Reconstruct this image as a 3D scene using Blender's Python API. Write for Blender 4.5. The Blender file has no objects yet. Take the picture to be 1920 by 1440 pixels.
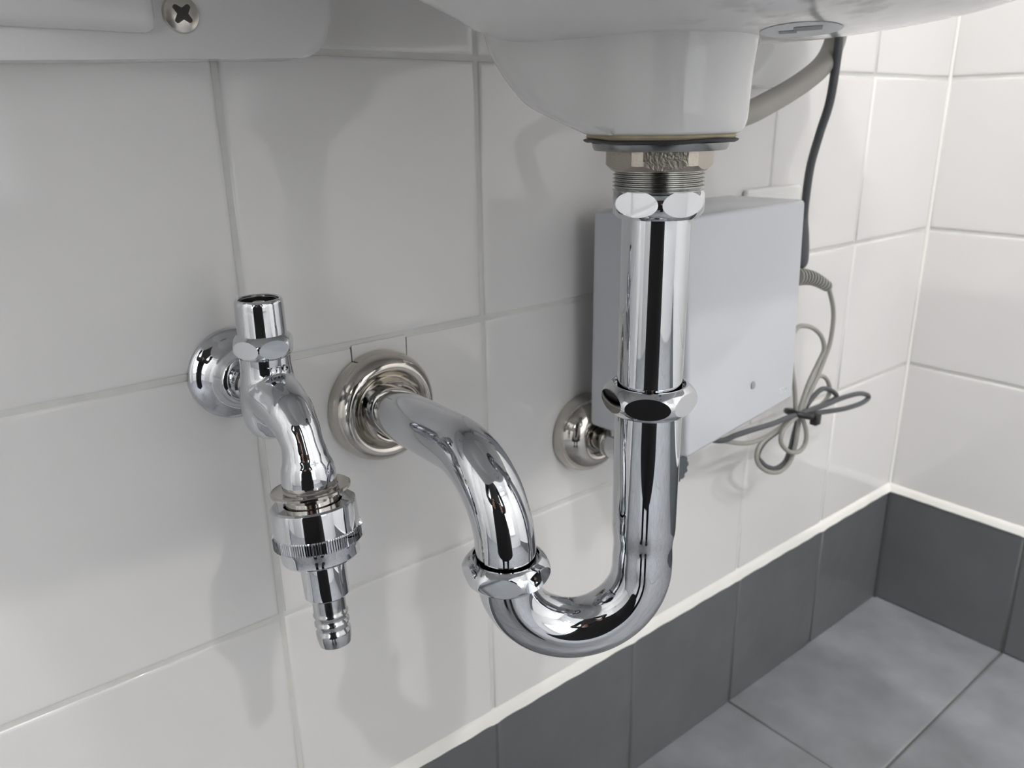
import bpy, bmesh, math, random
from mathutils import Vector, Matrix
from mathutils.bvhtree import BVHTree

S = bpy.context.scene
COL = S.collection
PI = math.pi
random.seed(7)

# ------------------------------------------------------------------ camera, world, exposure
CAM = Vector((-1.1881, -0.5205, 0.7631))
cam_d = bpy.data.cameras.new('camera')
cam = bpy.data.objects.new('camera', cam_d)
COL.objects.link(cam)
cam_d.sensor_width = 36.0
cam_d.lens = 1487.0 / 1920.0 * 36.0
cam_d.clip_start = 0.01
cam_d.dof.use_dof = True
cam_d.dof.focus_distance = 0.45
cam_d.dof.aperture_fstop = 13.0
_yaw, _pit, _rol = 0.6766, -0.3213, -0.0154
_f = Vector((math.sin(_yaw) * math.cos(_pit), math.cos(_yaw) * math.cos(_pit), math.sin(_pit)))
_r = Vector((math.cos(_yaw), -math.sin(_yaw), 0))
_u = _r.cross(_f)
_r2 = _r * math.cos(_rol) + _u * math.sin(_rol)
_u2 = -_r * math.sin(_rol) + _u * math.cos(_rol)
CM = Matrix((_r2, _u2, -_f)).transposed().to_4x4()
CM.translation = CAM
cam.matrix_world = CM
S.camera = cam

W = bpy.data.worlds.new('world'); S.world = W
W.use_nodes = True
W.node_tree.nodes['Background'].inputs[0].default_value = (0.9, 0.95, 1, 1)
W.node_tree.nodes['Background'].inputs[1].default_value = 0.3
S.view_settings.view_transform = 'Standard'
S.view_settings.look = 'None'
S.view_settings.gamma = 1
S.view_settings.use_curve_mapping = False
S.view_settings.exposure = -0.68

FILL_PANEL_POWER = 3.0  # emission of the unseen ceiling panels added for overall brightness
WINDOW_FILL_POWER = 1.2  # emission of the added pane in the opposite wall
SIDE_WINDOW_FILL_POWER = 8.5  # emission of the added pane in the left wall
FILL_PANELS = [(-2.45, -1.3, 0.3, 1.2), (-1.5, -2.42, 1.9, 0.22)]   # added ceiling fill: x, y, size x, size y
SPOTS = [(-0.80, -2.0, 1300.0), (-1.56, -2.0, 1300.0), (-2.30, -2.0, 300.0), (-0.68, -0.50, 1150.0), (-1.82, -0.50, 1100.0)]   # x, y, strength
ROOM_X, ROOM_Y, ROOM_Z = -3.0, -2.6, 2.45

# ------------------------------------------------------------------ materials
def mat(name, color, rough=0.5, metal=0.0, noise=None, bump=None, coat=0.0, emit=None, spec=0.5, coat_rough=0.03):
    m = bpy.data.materials.new(name); m.use_nodes = True
    nt = m.node_tree; b = nt.nodes['Principled BSDF']
    b.inputs['Base Color'].default_value = (*color, 1)
    b.inputs['Roughness'].default_value = rough
    b.inputs['Metallic'].default_value = metal
    b.inputs['Coat Weight'].default_value = coat
    b.inputs['Coat Roughness'].default_value = coat_rough
    b.inputs['Specular IOR Level'].default_value = spec
    geo = nt.nodes.new('ShaderNodeNewGeometry')
    if noise:   # (scale, amount, detail)
        n = nt.nodes.new('ShaderNodeTexNoise'); n.inputs['Scale'].default_value = noise[0]; n.inputs['Detail'].default_value = noise[2]
        nt.links.new(geo.outputs['Position'], n.inputs['Vector'])
        mx = nt.nodes.new('ShaderNodeMix'); mx.data_type = 'RGBA'
        a = noise[1]
        mx.inputs[6].default_value = (*[max(0, c * (1 - a)) for c in color], 1)
        mx.inputs[7].default_value = (*[min(1, c * (1 + a)) for c in color], 1)
        nt.links.new(n.outputs['Fac'], mx.inputs[0]); nt.links.new(mx.outputs[2], b.inputs['Base Color'])
    if bump:    # list of (scale, strength, detail, distance)
        prev = None
        for sc, st, de, di in bump:
            n = nt.nodes.new('ShaderNodeTexNoise'); n.inputs['Scale'].default_value = sc; n.inputs['Detail'].default_value = de
            nt.links.new(geo.outputs['Position'], n.inputs['Vector'])
            bp = nt.nodes.new('ShaderNodeBump'); bp.inputs['Strength'].default_value = st; bp.inputs['Distance'].default_value = di
            nt.links.new(n.outputs['Fac'], bp.inputs['Height'])
            if prev: nt.links.new(prev.outputs['Normal'], bp.inputs['Normal'])
            prev = bp
        nt.links.new(prev.outputs['Normal'], b.inputs['Normal'])
    if emit:
        b.inputs['Emission Color'].default_value = (*emit[0], 1); b.inputs['Emission Strength'].default_value = emit[1]
    return m

M = {}
M['tile'] = mat('white_glazed_tile', (0.74, 0.725, 0.715), 0.07, noise=(3.0, 0.02, 2), bump=[(9.0, 0.55, 1, 0.0018)])
M['grout'] = mat('wall_grout', (0.66, 0.66, 0.63), 0.85, noise=(60, 0.10, 3), bump=[(900, 0.3, 2, 0.0004)])
M['skirt'] = mat('grey_skirting_tile', (0.118, 0.124, 0.130), 0.36, noise=(14, 0.16, 6), bump=[(45, 0.35, 6, 0.0015), (600, 0.2, 2, 0.0003)])
M['floor_tile'] = mat('grey_floor_tile', (0.26, 0.268, 0.285), 0.40, noise=(14, 0.45, 8), bump=[(35, 0.3, 6, 0.0012), (500, 0.25, 2, 0.0003)])
M['dark_grout'] = mat('dark_floor_grout', (0.125, 0.122, 0.115), 0.9, noise=(80, 0.25, 3))
M['corner_grout'] = mat('dark_corner_sealant', (0.055, 0.058, 0.06), 0.6, noise=(80, 0.2, 3))
M['filler'] = mat('tile_filler', (0.70, 0.69, 0.67), 0.3, noise=(30, 0.03, 3))
M['caulk'] = mat('white_sealant', (0.84, 0.83, 0.79), 0.35, noise=(25, 0.05, 3), bump=[(70, 0.3, 2, 0.001)])
M['paint'] = mat('white_wall_panel', (0.82, 0.82, 0.82), 0.5, noise=(1.5, 0.015, 2))
M['ceil'] = mat('white_ceiling_board', (0.85, 0.85, 0.85), 0.8, noise=(30, 0.03, 3))
M['ceramic'] = mat('white_vitreous_china', (0.76, 0.755, 0.75), 0.10, noise=(4, 0.02, 2), bump=[(14, 0.25, 2, 0.0010)])
M['chrome'] = mat('polished_chrome', (0.63, 0.645, 0.67), 0.02, 1.0, noise=(30, 0.01, 2))
M['chrome_soft'] = mat('dull_chrome', (0.52, 0.525, 0.53), 0.13, 1.0, noise=(80, 0.08, 3))
M['nickel'] = mat('warm_nickel', (0.54, 0.515, 0.475), 0.09, 1.0, noise=(40, 0.05, 3))
M['cast'] = mat('cast_nickel_brass', (0.44, 0.41, 0.36), 0.30, 1.0, noise=(60, 0.12, 4), bump=[(700, 0.5, 3, 0.0006)])
M['thread'] = mat('threaded_steel', (0.42, 0.42, 0.40), 0.22, 1.0, noise=(70, 0.25, 4))
M['washer'] = mat('grey_steel_washer', (0.27, 0.28, 0.28), 0.25, 1.0, noise=(70, 0.2, 4))
M['rubber'] = mat('black_rubber', (0.03, 0.03, 0.032), 0.5, noise=(90, 0.3, 3))
M['putty'] = mat('yellowed_putty', (0.50, 0.44, 0.30), 0.6, noise=(110, 0.35, 4), bump=[(500, 0.5, 3, 0.0006)])
M['box'] = mat('white_grey_plastic', (0.60, 0.615, 0.65), 0.16, noise=(5, 0.01, 2))
M['box_mark'] = mat('embossed_plastic', (0.76, 0.77, 0.79), 0.25, noise=(5, 0.01, 2))
M['hole'] = mat('recess_grey', (0.30, 0.31, 0.33), 0.5, noise=(50, 0.05, 2))
M['dark'] = mat('black_plastic', (0.012, 0.012, 0.013), 0.35, noise=(50, 0.2, 2))
M['cable_light'] = mat('light_grey_cable', (0.33, 0.325, 0.295), 0.35, noise=(20, 0.04, 2))
M['cable_dark'] = mat('slate_grey_cable', (0.085, 0.09, 0.098), 0.35, noise=(20, 0.05, 2))
M['hose'] = mat('beige_grey_hose', (0.36, 0.345, 0.315), 0.45, noise=(15, 0.04, 2))
M['plate'] = mat('white_plate_plastic', (0.78, 0.78, 0.76), 0.3, noise=(10, 0.01, 2))
M['screw'] = mat('stainless_screw', (0.66, 0.63, 0.58), 0.28, 1.0, noise=(200, 0.10, 4))
M['screw_dark'] = mat('screw_recess', (0.07, 0.065, 0.06), 0.5, 0.5, noise=(200, 0.3, 4))
M['print_ink'] = mat('faded_ink', (0.30, 0.30, 0.31), 0.6, noise=(150, 0.3, 3))
M['ink'] = mat('grey_ink', (0.06, 0.06, 0.065), 0.6, noise=(150, 0.3, 3))
M['sticker'] = mat('sticker_paper', (0.68, 0.705, 0.735), 0.35, noise=(10, 0.01, 2))
M['coat'] = mat('black_wool_coat', (0.010, 0.010, 0.011), 0.9, noise=(40, 0.3, 4))
M['skin'] = mat('skin', (0.55, 0.34, 0.25), 0.5, noise=(20, 0.06, 3))
M['hair'] = mat('dark_brown_hair', (0.035, 0.02, 0.014), 0.5, noise=(90, 0.3, 4))
M['shoe'] = mat('black_leather', (0.015, 0.015, 0.015), 0.4, noise=(60, 0.2, 3))
M['glow'] = mat('added_fill_diffuser', (0.9, 0.9, 0.9), 0.5, noise=(8, 0.0, 1), emit=((1.0, 0.99, 0.97), FILL_PANEL_POWER))
M['window_fill'] = mat('added_window_glow', (0.85, 0.88, 0.9), 0.3, noise=(8, 0.0, 1), emit=((0.95, 0.98, 1.0), WINDOW_FILL_POWER))
M['side_window_fill'] = mat('added_side_window_glow', (0.85, 0.88, 0.9), 0.3, noise=(8, 0.0, 1), emit=((0.95, 0.98, 1.0), SIDE_WINDOW_FILL_POWER))
M['frame'] = mat('white_lamp_frame', (0.8, 0.8, 0.8), 0.4, noise=(8, 0.01, 1))
M['door'] = mat('pale_grey_door', (0.62, 0.62, 0.61), 0.4, noise=(3, 0.02, 2))

# dark smears on the underside of the basin bowl, a patch with its own shape
def add_smears():
    m = M['ceramic']; nt = m.node_tree; b = nt.nodes['Principled BSDF']
    geo = nt.nodes.new('ShaderNodeNewGeometry')
    n = nt.nodes.new('ShaderNodeTexNoise'); n.inputs['Scale'].default_value = 55; n.inputs['Detail'].default_value = 4
    nt.links.new(geo.outputs['Position'], n.inputs['Vector'])
    r = nt.nodes.new('ShaderNodeMapRange'); r.inputs[1].default_value = 0.50; r.inputs[2].default_value = 0.66; r.clamp = True
    nt.links.new(n.outputs['Fac'], r.inputs[0])
    d = nt.nodes.new('ShaderNodeVectorMath'); d.operation = 'DISTANCE'; d.inputs[1].default_value = (-0.872, -0.326, 0.803)
    nt.links.new(geo.outputs['Position'], d.inputs[0])
    r2 = nt.nodes.new('ShaderNodeMapRange'); r2.inputs[1].default_value = 0.060; r2.inputs[2].default_value = 0.02; r2.clamp = True
    nt.links.new(d.outputs['Value'], r2.inputs[0])
    mu = nt.nodes.new('ShaderNodeMath'); mu.operation = 'MULTIPLY'
    nt.links.new(r.outputs[0], mu.inputs[0]); nt.links.new(r2.outputs[0], mu.inputs[1])
    mx = nt.nodes.new('ShaderNodeMix'); mx.data_type = 'RGBA'
    src = b.inputs['Base Color'].links[0].from_socket
    nt.links.new(src, mx.inputs[6]); mx.inputs[7].default_value = (0.36, 0.35, 0.34, 1)
    nt.links.new(mu.outputs[0], mx.inputs[0]); nt.links.new(mx.outputs[2], b.inputs['Base Color'])
add_smears()

# ------------------------------------------------------------------ helpers
ORG = {}
def finish(name, bm, m, parent=None, smooth=True, angle=35):
    """bm holds world coordinates"""
    o0 = ORG[parent.name] if parent else Vector((0, 0, 0))
    bmesh.ops.recalc_face_normals(bm, faces=bm.faces)
    for v in bm.verts: v.co -= o0
    me = bpy.data.meshes.new(name); bm.to_mesh(me); bm.free()
    if smooth:
        for p in me.polygons: p.use_smooth = True
        if angle is not None:
            me.set_sharp_from_angle(angle=math.radians(angle))
    me.materials.append(M[m] if isinstance(m, str) else m)
    o = bpy.data.objects.new(name, me); COL.objects.link(o)
    if parent: o.parent = parent
    ORG[o.name] = o0.copy()
    return o

def recenter(o, origin):
    """move a top-level mesh's origin"""
    origin = Vector(origin)
    o.data.transform(Matrix.Translation(-origin)); o.location = origin; ORG[o.name] = origin
    return o

def thing(name, label, cat, loc, group=None):
    o = bpy.data.objects.new(name, None); COL.objects.link(o)
    o.empty_display_size = 0.02
    o.location = loc; ORG[o.name] = Vector(loc)
    return tag(o, label, cat, group)

def tag(o, label, cat=None, group=None):
    o['label'] = label
    if cat: o['category'] = cat
    if group: o['group'] = group
    return o

def struct(o):
    o['kind'] = 'structure'; return o

def frame(origin, zdir, xdir=None):
    z = Vector(zdir).normalized()
    x = Vector(xdir) if xdir else (Vector((1, 0, 0)) if abs(z.x) < 0.9 else Vector((0, 1, 0)))
    y = z.cross(x).normalized(); x = y.cross(z)
    m = Matrix((x, y, z)).transposed().to_4x4(); m.translation = Vector(origin)
    return m

def revolve(bm, prof, F, seg=64, closed=False):
    """prof list of (r, h); r=0 makes a pole. closed: profile is a closed loop (ring)"""
    rings = []
    for r, h in prof:
        if r <= 1e-9: rings.append([bm.verts.new(F @ Vector((0, 0, h)))])
        else: rings.append([bm.verts.new(F @ Vector((r * math.cos(2 * PI * i / seg), r * math.sin(2 * PI * i / seg), h))) for i in range(seg)])
    pairs = list(zip(rings, rings[1:]))
    if closed: pairs.append((rings[-1], rings[0]))
    for a, b in pairs:
        for i in range(seg):
            j = (i + 1) % seg
            if len(a) == 1 and len(b) == 1: continue
            if len(a) == 1: bm.faces.new((a[0], b[i], b[j]))
            elif len(b) == 1: bm.faces.new((a[i], b[0], a[j]))
            else: bm.faces.new((a[i], b[i], b[j], a[j]))
    if not closed:
        for ring in (rings[0], rings[-1]):
            if len(ring) > 1: bm.faces.new(ring)
    return bm

def smooth_path(pts, n=8):
    """Catmull-Rom through pts"""
    P = [Vector(p) for p in pts]; out = []
    for i in range(len(P) - 1):
        p0 = P[i - 1] if i else P[0] * 2 - P[1]; p1 = P[i]; p2 = P[i + 1]; p3 = P[i + 2] if i + 2 < len(P) else P[-1] * 2 - P[-2]
        for k in range(n):
            t = k / n
            out.append(0.5 * ((2 * p1) + (p2 - p0) * t + (2 * p0 - 5 * p1 + 4 * p2 - p3) * t * t + (3 * p1 - p0 - 3 * p2 + p3) * t ** 3))
    out.append(P[-1]); return out

def tube(bm, path, rad, seg=32, cap=True):
    P = [Vector(p) for p in path]; n = len(P)
    R = rad if isinstance(rad, (list, tuple)) else [rad] * n
    T = [(P[min(i + 1, n - 1)] - P[max(i - 1, 0)]).normalized() for i in range(n)]
    ref = Vector((1, 0, 0)) if abs(T[0].x) < 0.8 else Vector((0, 0, 1))
    nx = (ref - T[0] * ref.dot(T[0])).normalized()
    rings = []
    for i in range(n):
        nx = (nx - T[i] * nx.dot(T[i])).normalized(); ny = T[i].cross(nx)
        rings.append([bm.verts.new(P[i] + (nx * math.cos(2 * PI * k / seg) + ny * math.sin(2 * PI * k / seg)) * R[i]) for k in range(seg)])
    for a, b in zip(rings, rings[1:]):
        for i in range(seg):
            j = (i + 1) % seg; bm.faces.new((a[i], a[j], b[j], b[i]))
    if cap: bm.faces.new(rings[0]); bm.faces.new(list(reversed(rings[-1])))
    return bm

def arc(cy, cz, r, a0, a1, x, n=24):
    """arc in the plane x=const; angle measured from +y towards +z"""
    return [Vector((x, cy + r * math.cos(a0 + (a1 - a0) * i / n), cz + r * math.sin(a0 + (a1 - a0) * i / n))) for i in range(n + 1)]

def box(bm, lo, hi, bevel=0.0, seg=3):
    r = bmesh.ops.create_cube(bm, size=1.0)
    lo, hi = Vector(lo), Vector(hi)
    for v in r['verts']: v.co = Vector(((lo.x + hi.x) / 2 + v.co.x * (hi.x - lo.x), (lo.y + hi.y) / 2 + v.co.y * (hi.y - lo.y), (lo.z + hi.z) / 2 + v.co.z * (hi.z - lo.z)))
    if bevel:
        es = list({e for v in r['verts'] for e in v.link_edges})
        bmesh.ops.bevel(bm, geom=es, offset=bevel, segments=seg, profile=0.5, affect='EDGES')
    return bm

def prism(bm, poly, d0, d1, F):
    """polygon in the local xy plane of F, extruded from local z=d0 to d1"""
    a = [bm.verts.new(F @ Vector((x, y, d0))) for x, y in poly]; b = [bm.verts.new(F @ Vector((x, y, d1))) for x, y in poly]
    n = len(poly)
    fa = bm.faces.new(list(reversed(a))); fb = bm.faces.new(b)
    for i in range(n): bm.faces.new((a[i], a[(i + 1) % n], b[(i + 1) % n], b[i]))
    return fa, fb, a, b

def nut(name, F, parent, m='chrome', rmax=0.0237, ap=0.0206, h=0.0145, inner=0.0168, phase=0.0, ell=0.0056, recess=0.002):
    """round-barrelled hexagon nut: a turned body cut by six flats; phase = direction of one flat"""
    bm = bmesh.new(); hh = h / 2
    prof = []
    N = 18
    for i in range(N + 1):
        z = -hh + h * i / N
        prof.append((rmax - (rmax - ap) * (z / ell) ** 2, z))
    top_r = prof[-1][0]
    prof = [(inner, -hh)] + prof + [(inner + 0.0006, hh), (inner, hh - recess)]
    revolve(bm, prof, Matrix.Identity(4), 144, closed=True)
    for k in range(6):
        a = phase + k * PI / 3
        nrm = Vector((math.cos(a), math.sin(a), 0))
        g = bm.verts[:] + bm.edges[:] + bm.faces[:]
        res = bmesh.ops.bisect_plane(bm, geom=g, plane_co=nrm * ap, plane_no=nrm, clear_outer=True, dist=1e-7)
        ed = [e for e in res['geom_cut'] if isinstance(e, bmesh.types.BMEdge)]
        bmesh.ops.contextual_create(bm, geom=ed)
    bmesh.ops.transform(bm, matrix=F, verts=bm.verts)
    return finish(name, bm, m, parent, True, 14)

def text_mesh(txt, size, depth):
    cu = bpy.data.curves.new('lettering', 'FONT'); cu.body = txt; cu.size = size; cu.extrude = depth; cu.align_x = 'CENTER'; cu.align_y = 'CENTER'
    o = bpy.data.objects.new('lettering', cu); COL.objects.link(o)
    dg = bpy.context.evaluated_depsgraph_get()
    me = bpy.data.meshes.new_from_object(o.evaluated_get(dg))
    bpy.data.objects.remove(o); bpy.data.curves.remove(cu)
    bm = bmesh.new(); bm.from_mesh(me); bpy.data.meshes.remove(me)
    return bm

def wrap_text(txt, size, F, r, depth=0.0003, phase=0.0):
    """text wrapped round the local z axis of F at radius r; reads left to right seen from outside, up = +z"""
    bm = text_mesh(txt, size, depth)
    for v in bm.verts:
        a = phase + v.co.x / r; rr = r + v.co.z
        v.co = F @ Vector((rr * math.cos(a), rr * math.sin(a), v.co.y))
    return bm

# ------------------------------------------------------------------ the room shell
TW = 0.2       # tile module
TH = 0.2022    # wall tile rows
G = 0.2013     # skirting height
GAP = 0.0036

def tile_mesh(name, w, h, m, rings=((0, -0.0022), (0.0005, -0.0009), (0.0014, -0.00022), (0.0032, 0), (0.007, 0))):
    """tile centred on origin in the xy plane, face towards +z at z=0"""
    bm = bmesh.new(); prev = None
    for ins, z in rings:
        x, y = w / 2 - ins, h / 2 - ins
        cur = [bm.verts.new((sx * x, sy * y, z)) for sx, sy in ((-1, -1), (1, -1), (1, 1), (-1, 1))]
        if prev:
            for i in range(4): bm.faces.new((prev[i], prev[(i + 1) % 4], cur[(i + 1) % 4], cur[i]))
        prev = cur
    bm.faces.new(prev)
    me = bpy.data.meshes.new(name); bm.to_mesh(me); bm.free()
    for p in me.polygons: p.use_smooth = True
    me.materials.append(M[m])
    return me

def place_tile(me, name, parent, mtx):
    o = bpy.data.objects.new(name, me); COL.objects.link(o); o.parent = parent
    o.matrix_local = mtx
    return o

def jitter(a):
    return Matrix.Rotation(random.uniform(-a, a), 4, 'X') @ Matrix.Rotation(random.uniform(-a, a), 4, 'Y')

def quad_slab(name, lo, hi, m):
    bm = bmesh.new(); box(bm, lo, hi); return struct(finish(name, bm, m, None, False))

wall_back = quad_slab('wall_back', (ROOM_X - 0.1, 0.0014, -0.1), (0.1, 0.10, ROOM_Z + 0.1), 'grout')
wall_right = quad_slab('wall_right', (0.0014, ROOM_Y - 0.1, -0.1), (0.10, 0.0014, ROOM_Z + 0.1), 'grout')
wall_left = quad_slab('wall_left', (ROOM_X - 0.1, ROOM_Y - 0.1, -0.1), (ROOM_X, 0.0014, ROOM_Z + 0.1), 'paint')
wall_front = quad_slab('wall_front', (ROOM_X, ROOM_Y - 0.1, -0.1), (0.0014, ROOM_Y, ROOM_Z + 0.1), 'paint')
floor = quad_slab('floor', (ROOM_X, ROOM_Y, -0.1), (0.0014, 0.0014, -0.0012), 'dark_grout')
ceiling = quad_slab('ceiling', (ROOM_X, ROOM_Y, ROOM_Z), (0.0014, 0.0014, ROOM_Z + 0.1), 'ceil')

tm = tile_mesh('tile', TW - GAP, TH - GAP, 'tile')
Rback = Matrix.Rotation(PI / 2, 4, 'X')                                 # +z -> -y
Rright = Matrix.Rotation(-PI / 2, 4, 'Z') @ Matrix.Rotation(PI / 2, 4, 'X')   # +z -> -x
ROWS = 11
NOTCH = (4, 1)      # tile pierced by the waste pipe
for row in range(ROWS):
    zc = G + (row + 0.5) * TH
    if zc + TH / 2 > ROOM_Z + 0.02: break
    for c in range(15):
        if (c, row) == NOTCH: continue
        place_tile(tm, 'tile', wall_back, Matrix.Translation((-(c + 0.5) * TW, 0, zc)) @ Rback @ jitter(0.0016))
    for c in range(13):
        place_tile(tm, 'tile', wall_right, Matrix.Translation((0, -(c + 0.5) * TW, zc)) @ Rright @ jitter(0.0016))

# the tile cut round the waste pipe, open at its top edge
bm = bmesh.new()
x0, x1 = -(5) * TW + GAP / 2, -4 * TW - GAP / 2
z0, z1 = G + TH + GAP / 2, G + 2 * TH - GAP / 2
nx0, nx1, nz = -0.9235, -0.8765, 0.53
F = Matrix(((1, 0, 0, 0), (0, 0, -1, 0), (0, 1, 0, 0), (0, 0, 0, 1)))    # local xy -> world xz, local z -> -y
fa, fb, a, b = prism(bm, [(x0, z0), (x1, z0), (x1, z1), (nx1, z1), (nx1, nz), (nx0, nz), (nx0, z1), (x0, z1)], -0.0022, 0.0, F)
bmesh.ops.bevel(bm, geom=[e for e in fb.edges], offset=0.0011, segments=2, affect='EDGES')
finish('tile', bm, 'tile', wall_back, True, 40)
bm = bmesh.new()
box(bm, (nx0 + 0.0001, -0.0002, nz - 0.002), (nx1 - 0.0001, 0.0012, z1 + 0.001))
finish('grout_patch', bm, 'filler', wall_back, True)

# grey skirting tiles
sm = tile_mesh('skirting_tile', TW - 0.0026, G - 0.0075, 'skirt', ((0, -0.006), (0.0003, -0.0006), (0.0009, 0), (0.004, 0)))
for c in range(15):
    place_tile(sm, 'skirting_tile', wall_back, Matrix.Translation((-(c + 0.5) * TW, -0.0045, (G - 0.0075) / 2)) @ Rback @ jitter(0.001))
for c in range(13):
    place_tile(sm, 'skirting_tile', wall_right, Matrix.Translation((-0.0045, -(c + 0.5) * TW, (G - 0.0075) / 2)) @ Rright @ jitter(0.001))
bm = bmesh.new(); box(bm, (ROOM_X, -0.003, 0), (0.001, 0.001, G - 0.006)); finish('skirting_backing', bm, 'dark_grout', wall_back)
bm = bmesh.new(); box(bm, (-0.003, ROOM_Y, 0), (0.001, -0.004, G - 0.006)); finish('skirting_backing', bm, 'dark_grout', wall_right)

# white sealant bead on top of the skirting, with a few lumps
def bead(name, horizontal_x, n, length):
    bm = bmesh.new(); prev = None
    for i in range(n + 1):
        s = -length * i / n
        wob = 0.0006 * math.sin(i * 0.61) * math.sin(i * 0.23 + 1)
        d = abs(((s + 0.002) / TW) - round((s + 0.002) / TW)) * TW
        lump = 0.0012 * math.exp(-(d / 0.006) ** 2) if horizontal_x else 0.0008 * math.exp(-(d / 0.006) ** 2)
        sec = [(0.0012, G + 0.0044), (-0.0012, G + 0.0036 + wob), (-0.0040, G - 0.0018), (-0.0062 - wob - lump * 0.3, G - 0.0076 - lump), (-0.0035, G - 0.0094 - lump), (0.0012, G - 0.0094)]
        cur = [bm.verts.new((s, d_, z) if horizontal_x else (d_, s, z)) for d_, z in sec]
        if prev:
            for k in range(len(sec)): bm.faces.new((prev[k], prev[(k + 1) % 6], cur[(k + 1) % 6], cur[k]))
        else: bm.faces.new(cur)
        prev = cur
    bm.faces.new(prev)
    return struct(finish(name, bm, 'caulk', None, True, 60))
bead('trim_1', True, 600, 3.0)
bead('trim_2', False, 520, 2.6)
# silicone line up the corner
bm = bmesh.new()
tube(bm, [(-0.0005, -0.0005, G), (-0.0005, -0.0005, ROOM_Z)], 0.0028, 8)
struct(finish('trim_3', bm, 'caulk'))
bm = bmesh.new()
tube(bm, [(-0.006, -0.006, 0), (-0.006, -0.006, G - 0.008)], 0.003, 8)
struct(finish('trim_4', bm, 'corner_grout'))

# floor tiles
FR = ((0, -0.004), (0.0003, -0.0006), (0.001, -0.0001), (0.004, 0))
fm = tile_mesh('floor_tile', 0.4 - 0.0022, 0.4 - 0.0022, 'floor_tile', FR)
fc = tile_mesh('floor_tile_cut', 0.4 - 0.0022, 0.2 - 0.0022, 'floor_tile', FR)
fn_ = tile_mesh('floor_tile_narrow', 0.2 - 0.0022, 0.4 - 0.0022, 'floor_tile', FR)
fs_ = tile_mesh('floor_tile_small', 0.2 - 0.0022, 0.2 - 0.0022, 'floor_tile', FR)
for i in range(8):
    fx_ = -(i + 0.5) * 0.4 if i < 7 else -2.9
    place_tile(fc if i < 7 else fs_, 'floor_tile', floor, Matrix.Translation((fx_, -0.1, 0)) @ jitter(0.0008))
    for j in range(6):
        place_tile(fm if i < 7 else fn_, 'floor_tile', floor, Matrix.Translation((fx_, -0.2 - (j + 0.5) * 0.4, 0)) @ jitter(0.0008))

# added glowing pane in the opposite wall, to raise the room's brightness
wx0, wx1, wz0, wz1 = -2.35, -0.75, 0.55, 2.05
bm = bmesh.new(); box(bm, (wx0, ROOM_Y - 0.01, wz0), (wx1, ROOM_Y + 0.012, wz1)); win = struct(finish('added_window_1', bm, 'window_fill', None, False))
bm = bmesh.new()
for lo, hi in (((wx0 - .05, wz0 - .05), (wx1 + .05, wz0)), ((wx0 - .05, wz1), (wx1 + .05, wz1 + .05)), ((wx0 - .05, wz0), (wx0, wz1)), ((wx1, wz0), (wx1 + .05, wz1)), (((wx0 + wx1) / 2 - .03, wz0), ((wx0 + wx1) / 2 + .03, wz1))):
    box(bm, (lo[0], ROOM_Y, lo[1]), (hi[0], ROOM_Y + 0.03, hi[1]))
finish('added_window_frame', bm, 'frame', win, False)
# second added glowing pane, in the left wall, to light left-facing surfaces
bm = bmesh.new(); box(bm, (ROOM_X - 0.01, -2.45, 0.55), (ROOM_X + 0.012, -1.4, 2.05)); win2 = struct(finish('added_window_2', bm, 'side_window_fill', None, False))
bm = bmesh.new()
for lo, hi in (((-2.5, .5), (-1.35, .55)), ((-2.5, 2.05), (-1.35, 2.1)), ((-2.5, .55), (-2.45, 2.05)), ((-1.4, .55), (-1.35, 2.05))):
    box(bm, (ROOM_X, lo[0], lo[1]), (ROOM_X + 0.03, hi[0], hi[1]))
finish('added_window_frame', bm, 'frame', win2, False)
# a door in the left wall
bm = bmesh.new(); box(bm, (ROOM_X, -1.25, 0.0), (ROOM_X + 0.02, -0.45, 2.05), 0.004)
d1 = struct(finish('door_1', bm, 'door'))
bm = bmesh.new(); box(bm, (ROOM_X + 0.02, -0.56, 0.95), (ROOM_X + 0.05, -0.52, 1.12), 0.006)
finish('door_handle', bm, 'chrome_soft', d1)

# ------------------------------------------------------------------ ceiling lights: added fill panels, then downlights
for i, (x, y, sx, sy) in enumerate(FILL_PANELS):
    t = thing('fill_panel', ['long added fill light panel on the ceiling along the left wall', 'long added fill light panel on the ceiling along the door wall'][i], 'ceiling light', (x, y, ROOM_Z), 'added fill panels')
    bm = bmesh.new(); box(bm, (x - sx / 2, y - sy / 2, ROOM_Z - 0.012), (x + sx / 2, y + sy / 2, ROOM_Z - 0.004)); finish('diffuser', bm, 'glow', t, False)
    bm = bmesh.new()
    for lo, hi in (((-sx / 2 - .02, -sy / 2 - .02), (sx / 2 + .02, -sy / 2)), ((-sx / 2 - .02, sy / 2), (sx / 2 + .02, sy / 2 + .02)), ((-sx / 2 - .02, -sy / 2), (-sx / 2, sy / 2)), ((sx / 2, -sy / 2), (sx / 2 + .02, sy / 2))):
        box(bm, (x + lo[0], y + lo[1], ROOM_Z - 0.018), (x + hi[0], y + hi[1], ROOM_Z))
    finish('fill_panel_frame', bm, 'frame', t, False)

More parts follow.
